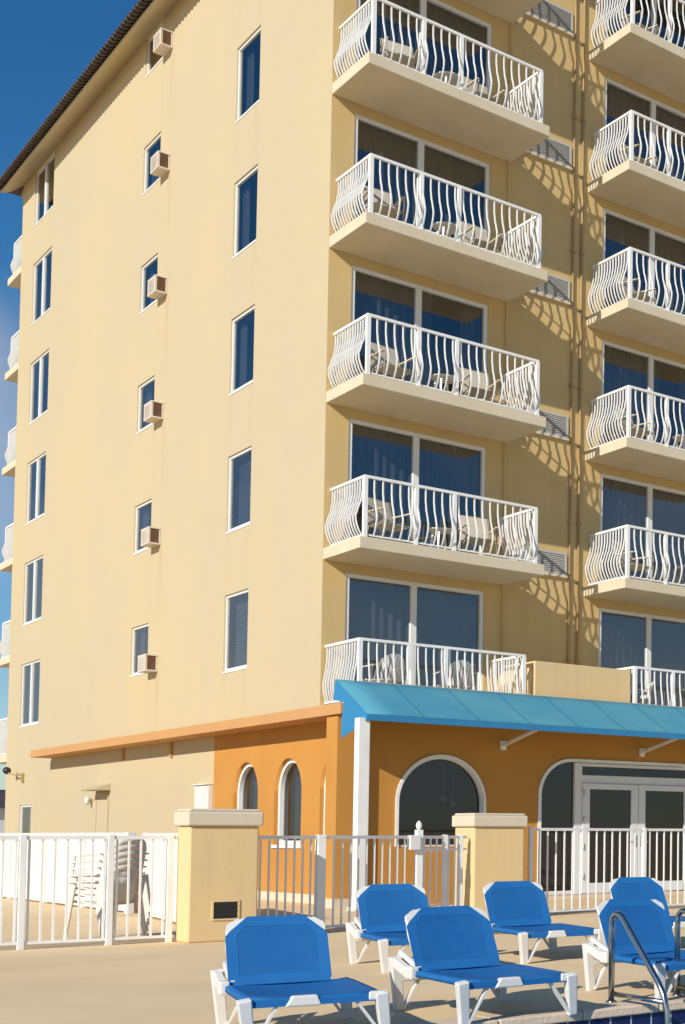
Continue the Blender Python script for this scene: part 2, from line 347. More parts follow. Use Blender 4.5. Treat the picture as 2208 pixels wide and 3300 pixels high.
# ------------------------------------------------------------------ hotel
hotel = thing('hotel_building', 'cream and orange hotel with stacked balconies behind white bellied railings', 'building')
LY, XR, TOPZ = 20.6, 18.0, 19.40
TALL = [(3.35, 4.56, 4.36 + H * k, 5.86 + H * k) for k in range(5)]
SMALL = [(9.04, 10.19, 4.74 + H * k, 5.81 + H * k) for k in range(6)]
DBL = [(17.53, 19.34, 4.10 + H * k, 5.77 + H * k) for k in range(6)]
SMALL[5] = (9.04, 10.19, 4.74 + H * 5, 19.36); DBL[5] = (17.53, 19.34, 4.10 + H * 5, 19.34)
LOWWIN = (18.0, 19.12, 0.9, 1.97); SVC = (11.46, 12.40, 0.0, 2.12)
mb = MB()
wall(mb, XP, 0, LY, 3.30, TOPZ, TALL + SMALL + DBL, depth=0.08)
wall(mb, XP, 4.93, LY, 0, 3.30, [LOWWIN], depth=0.14)
mb.box(0.0, LY - 0.001, 0, XR, LY, TOPZ); mb.box(XR, 0, 0, XR + 0.01, LY, TOPZ)
mb.build('side_wall', M['cream'], hotel)
# upper front wall
DO = [(0.41, 3.05), (5.57, 8.15), (10.9, 13.5)]
DOORS = [(a, b, 3.40 + H * k, 5.77 + H * k) for k in range(6) for a, b in DO]
mb = MB(); wall(mb, YP(0), 0, XR, 3.30, TOPZ, DOORS, depth=0.10)
mb.build('front_wall', M['yellow'], hotel)
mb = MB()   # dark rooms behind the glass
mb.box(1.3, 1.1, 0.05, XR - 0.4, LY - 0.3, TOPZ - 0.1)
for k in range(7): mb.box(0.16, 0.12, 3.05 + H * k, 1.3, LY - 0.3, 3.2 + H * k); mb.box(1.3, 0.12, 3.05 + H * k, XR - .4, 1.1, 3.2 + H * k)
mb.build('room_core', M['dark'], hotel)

def window(name, P, w, mullion=None, fw=0.05, fd=(0.03, 0.075), cov='curtain', glass='glass'):
    u0, u1, v0, v1 = w
    m = MB(); frame_rect(m, P, u0 + 0.002, u1 - 0.002, v0 + 0.002, v1 - 0.002, fw, *fd)
    if mullion: pbox(m, P, mullion - 0.06, mullion + 0.06, v0 + fw, v1 - fw, fd[0] - 0.01, fd[1])
    o = m.build(name, M['frame'], hotel)
    g = MB(); prect(g, P, u0 + fw, u1 - fw, v0 + fw, v1 - fw, fd[1] - 0.02); g.build('pane', M[glass], o)
    c = MB()
    if cov == 'curtain':
        q = (u1 - u0) * random.uniform(0.28, 0.42)
        curtain(c, P, u0 + 0.02, u0 + q, v0 + 0.02, v1 - 0.02, 0.2); curtain(c, P, u1 - q * 0.8, u1 - 0.02, v0 + 0.02, v1 - 0.02, 0.2); c.build('curtain', M['curtain'], o)
    elif cov == 'blind': blind(c, P, u0 + 0.03, u1 - 0.03, v0 + 0.05, v1 - 0.03, 0.2); c.build('blind', M['blind'], o)
    return o
def sill(P, w, t=0.035, out=0.012):
    m = MB(); pbox(m, P, w[0], w[1], w[2] - t, w[2] - 0.002, -out, 0.02); return m
for k, w in enumerate(TALL):
    o = window('window', XP, w, cov='blind' if k in (0, 1) else 'curtain'); sill(XP, w).build('sill', M['white'], o)
for w in SMALL:
    o = window('window', XP, w); sill(XP, w).build('sill', M['white'], o)
for w in DBL:
    o = window('window', XP, w, mullion=(w[0] + w[1]) / 2 + 0.0); sill(XP, w).build('sill', M['white'], o)
window('window', XP, LOWWIN, cov='blind')

for i, (a, b, c, e) in enumerate(DOORS):
    P = YP(0); m = MB(); frame_rect(m, P, a + 0.002, b - 0.002, c + 0.002, e - 0.002, 0.07, 0.02, 0.10)
    mid = (a + b) / 2 - 0.06; pbox(m, P, mid - 0.055, mid + 0.055, c + 0.07, e - 0.07, 0.015, 0.10)
    o = m.build('sliding_door', M['frame'], hotel)
    for u0, u1, d in ((a + 0.07, mid - 0.055, 0.06), (mid + 0.055, b - 0.07, 0.075)):
        g = MB(); prect(g, P, u0, u1, c + 0.07, e - 0.07, d); g.build('pane', M['glass'], o)
    cc = MB(); kk = i // 3
    if kk in (0, 1): curtain(cc, P, a + .03, b - .03, c + .02, e - .02, 0.25)
    elif kk == 2: curtain(cc, P, a + .03, mid + 0.35, c + .02, e - .02, 0.25); curtain(cc, P, b - 0.45, b - .03, c + .02, e - .02, 0.25)
    else: curtain(cc, P, a + .03, b - .03, c + .02, e - .02, 0.25)
    cc.build('curtain', M['curtain'], o)

# balconies ---------------------------------------------------------
D = 1.45
def bulge(t):   # t 0 bottom .. 1 top : pot-belly
    pts = [(0, 0.0), (0.10, 0.085), (0.22, 0.16), (0.34, 0.17), (0.48, 0.10), (0.62, 0.035), (0.78, 0.0), (1, 0)]
    for (a, u), (b, v) in zip(pts, pts[1:]):
        if a <= t <= b:
            s = (t - a) / (b - a); s = s * s * (3 - 2 * s); return u + (v - u) * s
    return 0
BELLY = 0.68
def bellied_bar(m, p, out, h=1.0, w=0.021, z0=0.05):
    N = 12; prof = [bulge(i / N) for i in range(N + 1)]
    side = Vector((-out.y, out.x, 0)); vs = []; fs = []
    for i in range(N + 1):
        c = Vector(p) + out * prof[i] * BELLY + Vector((0, 0, z0 + h * i / N))
        for sx, sy in ((-1, -1), (1, -1), (1, 1), (-1, 1)): vs.append(c + side * sx * w / 2 + out * sy * w / 2)
    for i in range(N):
        for k in range(4): fs.append((i * 4 + k, i * 4 + (k + 1) % 4, i * 4 + 4 + (k + 1) % 4, i * 4 + 4 + k))
    m.mesh(vs, fs)
def make_balcony(Wd, nf, ns=13, posts=(0.28, 0.5), slab=True):
    """built at origin: wall plane y = 0, slab reaches y = -D, z = 0 is the slab soffit"""
    m = MB()
    if slab: m.box(0, -D, 0, Wd, -0.002, 0.20)
    root = m.build('balcony', M['slab'], None, bevel=0.012)
    x0, x1, yf = 0.13, Wd - 0.14, -1.34; zt = 1.24; zb = 0.20
    r = MB()
    for i in range(1, nf):
        x = x0 + (x1 - x0) * i / nf
        bellied_bar(r, (x, yf, zb), Vector((0, -1, 0)))
    for i in range(1, ns + 1):
        y = yf + (-0.05 - yf) * i / ns
        bellied_bar(r, (x0, y, zb), Vector((-1, 0, 0))); bellied_bar(r, (x1, y, zb), Vector((1, 0, 0)))
    r.build('railing_bars', M['white'], root)
    t = MB()
    t.bar((x0 - 0.025, yf, zt), (x1 + 0.025, yf, zt), 0.05, 0.045); t.bar((x0, yf + 0.025, zt), (x0, -0.003, zt), 0.05, 0.045); t.bar((x1, yf + 0.025, zt), (x1, -0.003, zt), 0.05, 0.045)
    t.build('handrail', M['white'], root)
    t = MB()
    t.bar((x0, yf, zb + 0.055), (x1, yf, zb + 0.055), 0.03, 0.03); t.bar((x0, yf + 0.015, zb + 0.055), (x0, -0.003, zb + 0.055), 0.03, 0.03); t.bar((x1, yf + 0.015, zb + 0.055), (x1, -0.003, zb + 0.055), 0.03, 0.03)
    t.build('bottom_rail', M['white'], root)
    for px in [x0, x1] + [x0 + (x1 - x0) * q for q in posts]:
        t = MB(); t.box(px - 0.032, yf - 0.032, zb - 0.02, px + 0.032, yf + 0.032, zt - 0.02); t.build('post', M['white'], root)
    return root
b0 = make_balcony(3.46, 21); b0.parent = hotel; b0.location = (0, 0, 3.19 + H)
ZB = [3.19 + H * k for k in range(7)]
for k in range(2, 6):
    c = dup(b0, hotel); c.location = (0, 0, ZB[k])
for k in range(1, 6):
    for xx in (5.20, 10.5):
        c = dup(b0, hotel); c.location = (xx, 0, ZB[k])
for k in range(1, 6):      # rear balconies
    c = dup(b0, hotel); c.rotation_euler = (0, 0, math.pi); c.location = (3.46, LY, ZB[k])
c = dup(b0, hotel); c.rotation_euler = (0, 0, math.pi); c.location = (3.46, LY, ZB[0])
# lowest level stands on the roof of the ground floor
BELLY = 0.35
bl = make_balcony(3.30, 21, slab=True); bl.parent = hotel; bl.location = (-0.04, 0, 3.195)
br_ = make_balcony(3.46, 21); br_.parent = hotel; br_.location = (5.40, 0, 3.195)

# louvre vents, pipes, parapet
for k in range(0, 6):
    for xa, xb in ((3.62, 4.80), (8.9, 10.1)):
        m = MB(); z0 = 3.55 + H * k; z1 = z0 + 0.45
        frame_rect(m, YP(0), xa, xb, z0, z1, 0.04, -0.03, 0.0)
        z = z0 + 0.05
        while z < z1 - 0.05:
            m.face([(xa + 0.04, -0.028, z), (xb - 0.04, -0.028, z), (xb - 0.04, -0.004, z + 0.032), (xa + 0.04, -0.004, z + 0.032)]); z += 0.036
        m.box(xa + 0.04, -0.003, z0 + 0.04, xb - 0.04, -0.001, z1 - 0.04)
        v = m.build('louver_vent', M['louver'], hotel)
        m = MB(); m.box(xa - 0.05, -0.06, z0 - 0.045, xb + 0.02, -0.001, z0 - 0.002); m.build('sill', M['slab'], v)
for px_, rr in ((4.86, 0.020), (5.06, 0.026)):
    m = MB(); m.tube([(px_, -0.03, z) for z in (3.4, 8, 12, 16, 19.2)], rr, 8)
    z = 4.6
    while z < 19:
        m.box(px_ - 0.05, -0.06, z, px_ + 0.05, -0.001, z + 0.03); z += H
    m.build('drainpipe', M['pipe'], hotel)
m = MB(); m.tube([(3.42, -0.03, 3.4), (3.42, -0.03, 19.0)], 0.014, 6); m.build('conduit', M['yellow'], hotel)
m = MB(); m.box(3.36, -1.32, 3.385, 5.44, -0.003, 4.37); m.build('parapet_box', M['pillar'], hotel, bevel=0.012)

# ground floor block ------------------------------------------------
YW = -1.60
ARCHS = [(3.27, 0.595, 1.0, 1.95), (1.30, 0.595, 1.0, 1.95), (-0.67, 0.595, 1.0, 1.95)]
mb = MB()
wall(mb, XP, -1.36, 4.93, 0, 3.30, [], ARCHS, depth=0.16)
FA = [(1.44, 0.77, 0.98, 1.73)]
ENT = (3.35, 7.05, 0.08, 2.52)
wall(mb, YP(YW), -0.06, XR, 0, 3.20, [ENT], FA, depth=0.12)
rc = 0.62    # rounded shoulders of the entrance opening
for sx, cx in ((-1, ENT[0] + rc), (1, ENT[1] - rc)):
    N = 12
    for k in range(N):
        a0, a1 = math.pi / 2 * k / N, math.pi / 2 * (k + 1) / N
        p = (cx + sx * rc * math.cos(a0), ENT[3] - rc + rc * math.sin(a0)); q = (cx + sx * rc * math.cos(a1), ENT[3] - rc + rc * math.sin(a1))
        mb.face([(p[0], YW, p[1]), (q[0], YW, q[1]), (q[0], YW, ENT[3]), (p[0], YW, ENT[3])]) if abs(q[0] - p[0]) > 1e-5 else None
        mb.face([(p[0], YW, p[1]), (q[0], YW, q[1]), (q[0], YW + 0.12, q[1]), (p[0], YW + 0.12, p[1])], True)
mb.box(-0.45, -1.78, 0, -0.06, -1.36, 3.10)
mb.box(-0.06, YW + 0.002, 0, 0.004, -1.361, 3.19)
mb.build('ground_floor_wall', M['orange'], hotel)
m = MB(); m.box(0.01, YW + 0.005, 3.20, XR, -0.003, 3.386); m.box(-0.06, YW - 0.06, 3.2, XR, YW + 0.12, 3.70)
m.build('ground_floor_roof', M['slab'], hotel)
m = MB(); m.box(-0.5, -1.98, 3.11, -0.001, 16.1, 3.29); m.build('ledge', M['ledge'], hotel, bevel=0.01)
m = MB(); m.box(-0.02, -1.355, 0, -0.001, 4.92, 0.15); m.box(-0.47, -1.80, 0, -0.04, -1.36, 0.15); m.build('skirting', M['capstone'], hotel)
for yy, zz in ((7.34, 0.26), (10.47, 0.2)):
    m = MB(); m.box(-0.05, yy - 0.05, 3.108 - zz - 0.05, -0.001, yy + 0.05, 3.108); m.build('scupper', M['ledge'], hotel)

def arch_window(P, a, r, b, s, d=0.16, fw=0.075, bars=(), sl=True):
    N = 24; m = MB()
    out = [(a - r, b)] + [(a - r * math.cos(math.pi * k / N), s + r * math.sin(math.pi * k / N)) for k in range(N + 1)] + [(a + r, b)]
    ri = r - fw
    inn = [(a - ri, b + fw)] + [(a - ri * math.cos(math.pi * k / N), s + ri * math.sin(math.pi * k / N)) for k in range(N + 1)] + [(a + ri, b + fw)]
    d0, d1 = d - 0.09, d - 0.005
    n = len(out)
    for k in range(n):
        j = (k + 1) % n
        m.face([P(*out[k], d0), P(*out[j], d0), P(*inn[j], d0), P(*inn[k], d0)])
        m.face([P(*inn[k], d0), P(*inn[j], d0), P(*inn[j], d1), P(*inn[k], d1)])
    for u in bars: pbox(m, P, u - 0.012, u + 0.012, b + fw, s + ri * 0.85, d1 - 0.05, d1 - 0.02)
    o = m.build('arched_window', M['frame'], hotel)
    g = MB(); g.face([P(*q, d1 - 0.01) for q in inn]); g.build('pane', M['glassdark'], o)
    if sl: m = MB(); pbox(m, P, a - r - 0.03, a + r + 0.03, b - 0.06, b - 0.002, -0.03, 0.05); m.build('sill', M['white'], o)
    return o
for A in ARCHS:
    o = arch_window(XP, *A, bars=())
    c = MB(); curtain(c, XP, A[0] - 0.5, A[0] - 0.12, A[2] + 0.1, A[3] + 0.3, 0.34); curtain(c, XP, A[0] + 0.16, A[0] + 0.5, A[2] + 0.1, A[3] + 0.3, 0.34); c.build('drape', M['blind'], o)
arch_window(YP(YW), *FA[0], d=0.10, fw=0.025, sl=False)
# trim ring of the front arch and of the entrance, a few millimetres proud
def trim(P, path, w, name, parent):
    m = MB()
    V2 = [Vector((p[0], 0, p[1])) for p in path]; V2 = [v for i, v in enumerate(V2) if i == 0 or (v - V2[i - 1]).length > 1e-4]
    out = []
    for i, v in enumerate(V2):
        d = (V2[min(i + 1, len(V2) - 1)] - V2[max(i - 1, 0)]).normalized(); out.append(v + Vector((-d.z, 0, d.x)) * w)
    for i in range(len(V2) - 1):
        A, B, C_, E_ = V2[i], V2[i + 1], out[i + 1], out[i]
        m.face([P(t.x, t.z, -0.025) for t in (A, B, C_, E_)])
        m.face([P(C_.x, C_.z, -0.025), P(E_.x, E_.z, -0.025), P(E_.x, E_.z, 0), P(C_.x, C_.z, 0)])
        m.face([P(A.x, A.z, -0.025), P(B.x, B.z, -0.025), P(B.x, B.z, 0.03), P(A.x, A.z, 0.03)])
    return m.build(name, M['white'], parent)
a, r, b, s_ = FA[0]
trim(YP(YW), [(a - r, b)] + [(a - r * math.cos(math.pi * k / 28), s_ + r * math.sin(math.pi * k / 28)) for k in range(29)] + [(a + r, b)], 0.05, 'arch_trim', hotel)
ent_path = [(ENT[0], ENT[2])] + [(ENT[0] + rc - rc * math.cos(math.pi / 2 * k / 14), ENT[3] - rc + rc * math.sin(math.pi / 2 * k / 14)) for k in range(15)] + \
           [(ENT[1] - rc + rc * math.sin(math.pi / 2 * k / 14), ENT[3] - rc + rc * math.cos(math.pi / 2 * k / 14)) for k in range(15)] + [(ENT[1], ENT[2])]
trim(YP(YW), ent_path, 0.06, 'entrance_trim', hotel)
# entrance: side lights, transom, double door
P = YP(YW)
m = MB()
for u0, u1 in ((4.07, 4.22), (6.70, 6.85)): pbox(m, P, u0, u1, 0.08, 2.515, 0.02, 0.11)
pbox(m, P, 4.22, 6.70, 2.455, 2.515, 0.03, 0.11); pbox(m, P, 4.22, 6.70, 2.14, 2.29, 0.03, 0.11)
pbox(m, P, 3.36, 4.07, 0.08, 0.15, 0.03, 0.11); pbox(m, P, 6.85, 7.04, 0.08, 0.15, 0.03, 0.11)
ef = m.build('entrance_frame', M['frame'], hotel, bevel=0.006)
for u0, u1, v0, v1 in ((4.22, 6.70, 2.29, 2.455), (3.36, 4.07, 0.15, 2.515), (6.85, 7.04, 0.15, 2.515)):
    g = MB(); prect(g, P, u0, u1, v0, v1, 0.085); g.build('pane', M['glassdark'], ef)
for u0, u1, hs in ((4.225, 5.455, 1), (5.465, 6.695, -1)):
    m = MB(); w = 0.155
    pbox(m, P, u0, u0 + w, 0.09, 2.135, 0.0, 0.06); pbox(m, P, u1 - w, u1, 0.09, 2.135, 0.0, 0.06)
    pbox(m, P, u0 + w, u1 - w, 2.03, 2.135, 0.0, 0.06); pbox(m, P, u0 + w, u1 - w, 0.09, 0.28, 0.0, 0.06)
    o = m.build('entrance_door', M['frame'], hotel, bevel=0.006)
    g = MB(); prect(g, P, u0 + w, u1 - w, 0.28, 2.03, 0.035); g.build('pane', M['glassdark'], o)
    xh = u1 - 0.07 if hs > 0 else u0 + 0.07
    m = MB(); pbox(m, P, xh - 0.03, xh + 0.03, 0.95, 1.17, -0.012, -0.001); m.bar((xh, YW - 0.02, 1.04), (xh - hs * 0.12, YW - 0.05, 1.04), 0.02, 0.02); m.build('handle', M['steel'], o)
    xq = u0 + 0.02 if hs > 0 else u1 - 0.02
    for zz in (0.35, 0.9, 1.4, 1.9):
        m = MB(); m.tube([(xq, YW - 0.012, zz), (xq, YW - 0.012, zz + 0.12)], 0.012, 6); m.build('hinge', M['louver'], o)
m = MB(); m.box(3.2, YW - 0.5, 0.0, 7.2, YW - 0.002, 0.075); m.build('door_step', M['coping'], hotel, bevel=0.01)
# dark room behind the ground floor glazing
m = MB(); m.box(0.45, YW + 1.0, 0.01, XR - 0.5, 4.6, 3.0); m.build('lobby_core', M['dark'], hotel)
for cxl, czl in ((1.95, 1.72), (1.78, 1.80)):
    m = MB(); m.sphere((cxl, YW + 0.6, czl), 0.06, 8); m.tube([(cxl, YW + 0.6, czl + 0.05), (cxl, YW + 0.6, 2.9)], 0.008, 5); m.build('pendant_lamp', M['slab'], hotel)
# service door recess and utility cupboard on the side wall
y0, y1, z0, z1 = SVC
m = MB(); frame_rect(m, XP, y0, y1, -0.05, z1, 0.07, -0.03, -0.001); pbox(m, XP, y0 + .07, y1 - .07, 0.0, z1 - .07, -0.012, -0.001)
sd = m.build('service_door', M['cream'], hotel)
m = MB(); m.prism([(-0.001, y0 - 0.1, 2.20), (-0.001, y0 - 0.1, 2.36), (-0.38, y0 - 0.1, 2.20)], (0, y1 - y0 + 0.1, 0)); m.build('door_hood', M['cream'], sd)
m = MB(); m.box(-0.09, 4.95, 1.15, -0.001, 5.72, 2.16); m.box(-0.13, 4.94, 2.16, -0.001, 5.75, 2.19); m.build('utility_cupboard', M['vinyl'], hotel, bevel=0.01)

# roof --------------------------------------------------------------
m = MB()
prof = [(0.0, 19.38), (-0.12, 19.31), (-0.24, 19.22), (-0.38, 19.14), (-0.50, 19.10), (-0.50, 19.16), (0.0, 19.45)]
ya, yb = -0.5, LY + 0.5
for (a0, b0_), (a1, b1_) in zip(prof, prof[1:]):
    m.face([(a0, ya, b0_), (a1, ya, b1_), (a1, yb - 0.3, b1_), (a0, yb - 0.3, b0_)], True)
m.box(-0.0, LY, 19.12, XR, yb - 0.3, 19.42)
m.face([(p[0], yb - 0.3, p[1]) for p in prof])
m.face([(0, ya - 0.5, 19.38), (XR, ya - 0.5, 19.38), (XR, 0, 19.38), (0, 0, 19.38)])
m.build('cornice', M['cream'], hotel)
m = MB()
rt = 22.5
m.face([(-0.62, -0.9, 19.20), (-0.62, LY + 0.3, 19.20), (7, LY - 6.5, rt), (7, 6.5, rt)])
m.face([(-0.62, -0.9, 19.20), (7, 6.5, rt), (XR, 6.5, rt), (XR, -0.9, 19.20)])
m.face([(-0.62, LY + 0.3, 19.20), (XR, LY + 0.3, 19.20), (XR, LY - 6.5, rt), (7, LY - 6.5, rt)])
roof = m.build('roof', M['tile'], hotel)
m = MB(); y = -0.8; rr = 0.075
while y < LY + 0.25:
    vs = []; fs = []; N = 8
    for xx, zz in ((-0.66, 19.17), (0.3, 19.56)):
        for k in range(N + 1):
            a_ = math.pi * k / N
            vs.append((xx - 0.02 * math.sin(a_), y + rr * math.cos(a_), zz + rr * 1.1 * math.sin(a_)))
        for k in range(N + 1):
            a_ = math.pi * k / N
            vs.append((xx - 0.02 * math.sin(a_), y + (rr - 0.018) * math.cos(a_), zz + (rr - 0.018) * 1.1 * math.sin(a_)))
    n2 = 2 * (N + 1)
    for k in range(N):
        fs += [(k, k + 1, n2 + k + 1, n2 + k), (N + 1 + k, N + 2 + k, n2 + N + 2 + k, n2 + N + 1 + k), (k, k + 1, N + 2 + k, N + 1 + k)]
    m.mesh(vs, fs); 
    # pan tile between
    vs = []; fs = []
    for xx, zz in ((-0.64, 19.17), (0.3, 19.55)):
        for k in range(5):
            a_ = math.pi * k / 4
            vs.append((xx, y + 0.095 + 0.05 * math.cos(a_), zz - 0.03 * math.sin(a_)))
    for k in range(4): fs.append((k, k + 1, 6 + k, 5 + k))
    m.mesh(vs, fs)
    y += 0.19
m.build('roof_tiles', M['tile'], roof, fix=False)

# ------------------------------------------------------------------ awning
awn = thing('awning', 'long bright blue canvas awning over the arched window and glass doors', 'awning', (0, 0, 0))
AX0, AX1, AYT, AZT, AYF, AZF = -0.45, 14.0, -1.66, 3.69, -2.84, 3.06
m = MB()
nseg = 30
def ap(u, t): # t 0 top .. 1 front, slight sag between the seams
    sag = -0.012 * math.sin(math.pi * t)
    return (u, AYT + (AYF - AYT) * t, AZT + (AZF - AZT) * t + sag)
for i in range(nseg):
    for j in range(6):
        u0 = AX0 + (AX1 - AX0) * i / nseg; u1 = AX0 + (AX1 - AX0) * (i + 1) / nseg
        m.face([ap(u0, j / 6), ap(u1, j / 6), ap(u1, (j + 1) / 6), ap(u0, (j + 1) / 6)], True)
m.build('canopy', M['awn'], awn, solid=0.006)
m = MB(); m.face([(AX0, AYT, AZT), (AX0, AYF, AZF), (AX0, AYF, AZF - 0.10), (AX0, -1.93, 2.72), (AX0, -1.93, 3.10), (AX0, -1.99, 3.30), (AX0, -1.60, 3.36)]); m.build('side_panel', M['awnband'], awn, solid=0.006)
m = MB(); m.box(AX0 + 0.004, AYF - 0.006, AZF - 0.10, AX1, AYF + 0.006, AZF - 0.004); m.build('valance', M['awnband'], awn)
u = AX0 + 0.95
while u < AX1:
    m = MB(); p0 = Vector(ap(u, 0.02)); p1 = Vector(ap(u, 0.98))
    mid_ = Vector(ap(u, 0.5)); 
    for q0, q1 in ((p0, mid_), (mid_, p1)): m.bar(q0 + Vector((0, -0.004, 0.006)), q1 + Vector((0, -0.004, 0.006)), 0.022, 0.006)
    m.build('seam', M['seam'], awn); u += 0.95
for bx in (2.57, 5.51, 8.45, 11.4):
    m = MB(); m.bar((bx, YW - 0.03, 2.76), (bx - 0.02, AYF + 0.02, 2.99), 0.035, 0.05); m.box(bx - 0.05, YW - 0.05, 2.68, bx + 0.05, YW - 0.001, 2.84)
    m.build('bracket', M['white'], awn)
m = MB(); m.box(-0.55, -2.79, 0, -0.37, -2.63, 3.0); m.box(-0.6, -2.84, 0, -0.32, -2.58, 0.05); m.build('corner_post', M['white'], awn, bevel=0.008)

# ------------------------------------------------------------------ air conditioners
ord_ = ['lowest', 'second lowest', 'third lowest', 'third highest', 'second highest', 'highest']
ac0 = None
for k in range(6):
    lab = f'cream window air conditioner beside the {ord_[k]} small window of the side wall'
    if k == 5: lab = 'cream window air conditioner beside the topmost small window, tucked under the tiled eave'
    if ac0 is None:
        ac0 = thing('air_conditioner', lab, 'air conditioner', (0, 8.62, 4.68), 0, 'air conditioners on the side wall')
        m = MB()
        m.box(-0.30, -0.30, 0, -0.001, 0.33, 0.035); m.box(-0.30, -0.30, 0.365, -0.001, 0.33, 0.40)
        m.box(-0.30, -0.29, 0.035, -0.275, 0.33, 0.365); m.box(-0.275, 0.30, 0.035, -0.001, 0.33, 0.365); m.box(-0.275, -0.285, 0.035, -0.245, -0.25, 0.365); m.box(-0.04, -0.285, 0.035, -0.001, -0.25, 0.365)
        m.build('housing', M['ac'], ac0, bevel=0.006)
        m = MB(); m.box(-0.245, -0.27, 0.035, -0.04, -0.262, 0.365)
        for q in range(9): m.box(-0.245, -0.281, 0.05 + q * 0.034, -0.04, -0.27, 0.062 + q * 0.034)
        m.build('grille', M['grille'], ac0)
        m = MB()
        for q in range(10): m.box(-0.306, -0.22, 0.06 + q * 0.029, -0.300, 0.25, 0.074 + q * 0.029)
        m.build('front_louver', M['ac'], ac0)
        ac0.scale = (0.82, 0.80, 0.92)
    else:
        c = dup(ac0); c.location = (0, 8.62 + 0.02 * ((k * 7) % 3 - 1), 4.68 + H * k); c['label'] = lab

# security camera, wall lamp
t = thing('security_camera', 'small dark camera on a curved arm at the far lower corner of the side wall', 'camera', (0, 18.8, 2.70))
m = MB(); m.box(-0.05, -0.08, -0.12, -0.001, 0.08, 0.12); m.tube([(-0.04, 0, 0.08), (-0.16, 0.25, 0.08), (-0.24, 0.50, 0.14)], 0.02, 6); m.build('arm', M['pipe'], t)
m = MB(); m.sphere((-0.26, 0.56, 0.2), 0.10); m.build('camera_head', M['black'], t)
t = thing('wall_lamp', 'small wall lamp beside the hooded service door', 'lamp', (0, 12.75, 2.0))
m = MB(); m.box(-0.10, -0.05, -0.05, -0.001, 0.05, 0.02); m.build('bracket', M['pipe'], t)
m = MB(); m.tube([(-0.1, 0, -0.12), (-0.1, 0, 0.0), (-0.1, 0, 0.08)], 0.06, 8, radii=[0.035, 0.07, 0.03]); m.build('lamp_shade', M['vinyl'], t)

# ------------------------------------------------------------------ pillars
def pillar(x0, x1, y0, y1, h, label):
    cx, cy = (x0 + x1) / 2, (y0 + y1) / 2; hx, hy = (x1 - x0) / 2, (y1 - y0) / 2
    t = thing('gate_pillar', label, 'pillar', (cx, cy, 0), 0, 'stucco pillars in the pool fence')
    m = MB(); m.box(-hx, -hy, 0, hx, hy, h - 0.19); m.build('shaft', M['pillar'], t, bevel=0.02)
    m = MB(); o = 0.035; m.box(-hx - o, -hy - o, h - 0.19, hx + o, hy + o, h - 0.03)
    m.build('cap', M['capstone'], t, bevel=0.02)
    m = MB(); m.box(-hx - o + .03, -hy - o + .03, h - 0.03, hx + o - .03, hy + o - .03, h); m.build('cap_top', M['capstone'], t, bevel=0.012)
    return t
pl = pillar(-4.62, -3.89, -7.80, -7.42, 1.46, 'yellow stucco pillar with a dark recessed grille near its foot')
m = MB(); hx, hy = 0.365, 0.19
frame_rect(m, YP(-hy), -0.125, 0.165, 0.235, 0.455, 0.018, -0.012, -0.001)
gr = m.build('grille_frame', M['pillar'], pl)
m = MB(); prect(m, YP(-hy), -0.107, 0.147, 0.253, 0.437, -0.004)
for q in range(3): pbox(m, YP(-hy), -0.107, 0.147, 0.27 + q * 0.055, 0.285 + q * 0.055, -0.010, -0.005)
m.build('grille', M['black'], gr)
pr = pillar(-0.50, 0.27, -6.35, -5.80, 1.475, 'plain yellow stucco pillar between the gate and the right hand railing')

# ------------------------------------------------------------------ picket fences
def fence_run(t, a, b, zt, zb, sp, posts=(), skip=(), second=None, zoff=0):
    a = Vector((a[0], a[1], 0)); b = Vector((b[0], b[1], 0)); Ln = (b - a).length; d = (b - a) / Ln
    up = Vector((0, 0, 1))
    m = MB(); m.bar(a + up * (zt - 0.02), b + up * (zt - 0.02), 0.036, 0.04); m.build('top_rail', M['white'], t)
    m = MB(); m.bar(a + up * (zb + 0.015), b + up * (zb + 0.015), 0.03, 0.03); m.build('bottom_rail', M['white'], t)
    if second: m = MB(); m.bar(a + up * second, b + up * second, 0.03, 0.03); m.build('middle_rail', M['white'], t)
    n = int(Ln / sp)
    for i in range(1, n):
        p = a + d * (Ln * i / n)
        m = MB(); m.box(p.x - 0.0095, p.y - 0.0095, zb + 0.03, p.x + 0.0095, p.y + 0.0095, zt - 0.04); m.build('picket', M['white'], t)
    for s in posts:
        p = a + d * s; m = MB(); m.box(p.x - 0.03, p.y - 0.03, 0, p.x + 0.03, p.y + 0.03, zt + 0.012); m.build('post', M['white'], t, bevel=0.004)
f1 = thing('picket_fence', 'white metal railing in front of the stacked chairs, left of the grilled pillar', 'fence')
fence_run(f1, (-7.9, -7.45), (-4.645, -7.45), 1.165, 0.05, 0.116, posts=(0.03, 1.80, 2.61, 3.20))
f2 = thing('picket_fence', 'white metal railing joining the grilled pillar to the gate', 'fence')
fence_run(f2, (-3.86, -7.50), (-2.95, -7.15), 1.165, 0.05, 0.116, posts=())
g = thing('pool_gate', 'white metal picket gate with a latch box between the two pillars', 'gate')
m = MB(); m.box(-2.98, -7.20, 0, -2.88, -7.10, 1.175); m.build('hinge_post', M['white'], g, bevel=0.006)
fence_run(g, (-2.86, -7.13), (-1.52, -6.62), 1.165, 0.05, 0.125)
m = MB(); m.box(-1.58, -6.70, 0.98, -1.44, -6.60, 1.17); m.build('latch_box', M['vinyl'], g, bevel=0.006)
f3 = thing('picket_fence', 'short white double railed panel between the gate latch and the plain pillar', 'fence')
fence_run(f3, (-1.42, -6.58), (-0.56, -6.25), 1.165, 0.05, 0.115, second=0.98, posts=(0.5, 0.8))
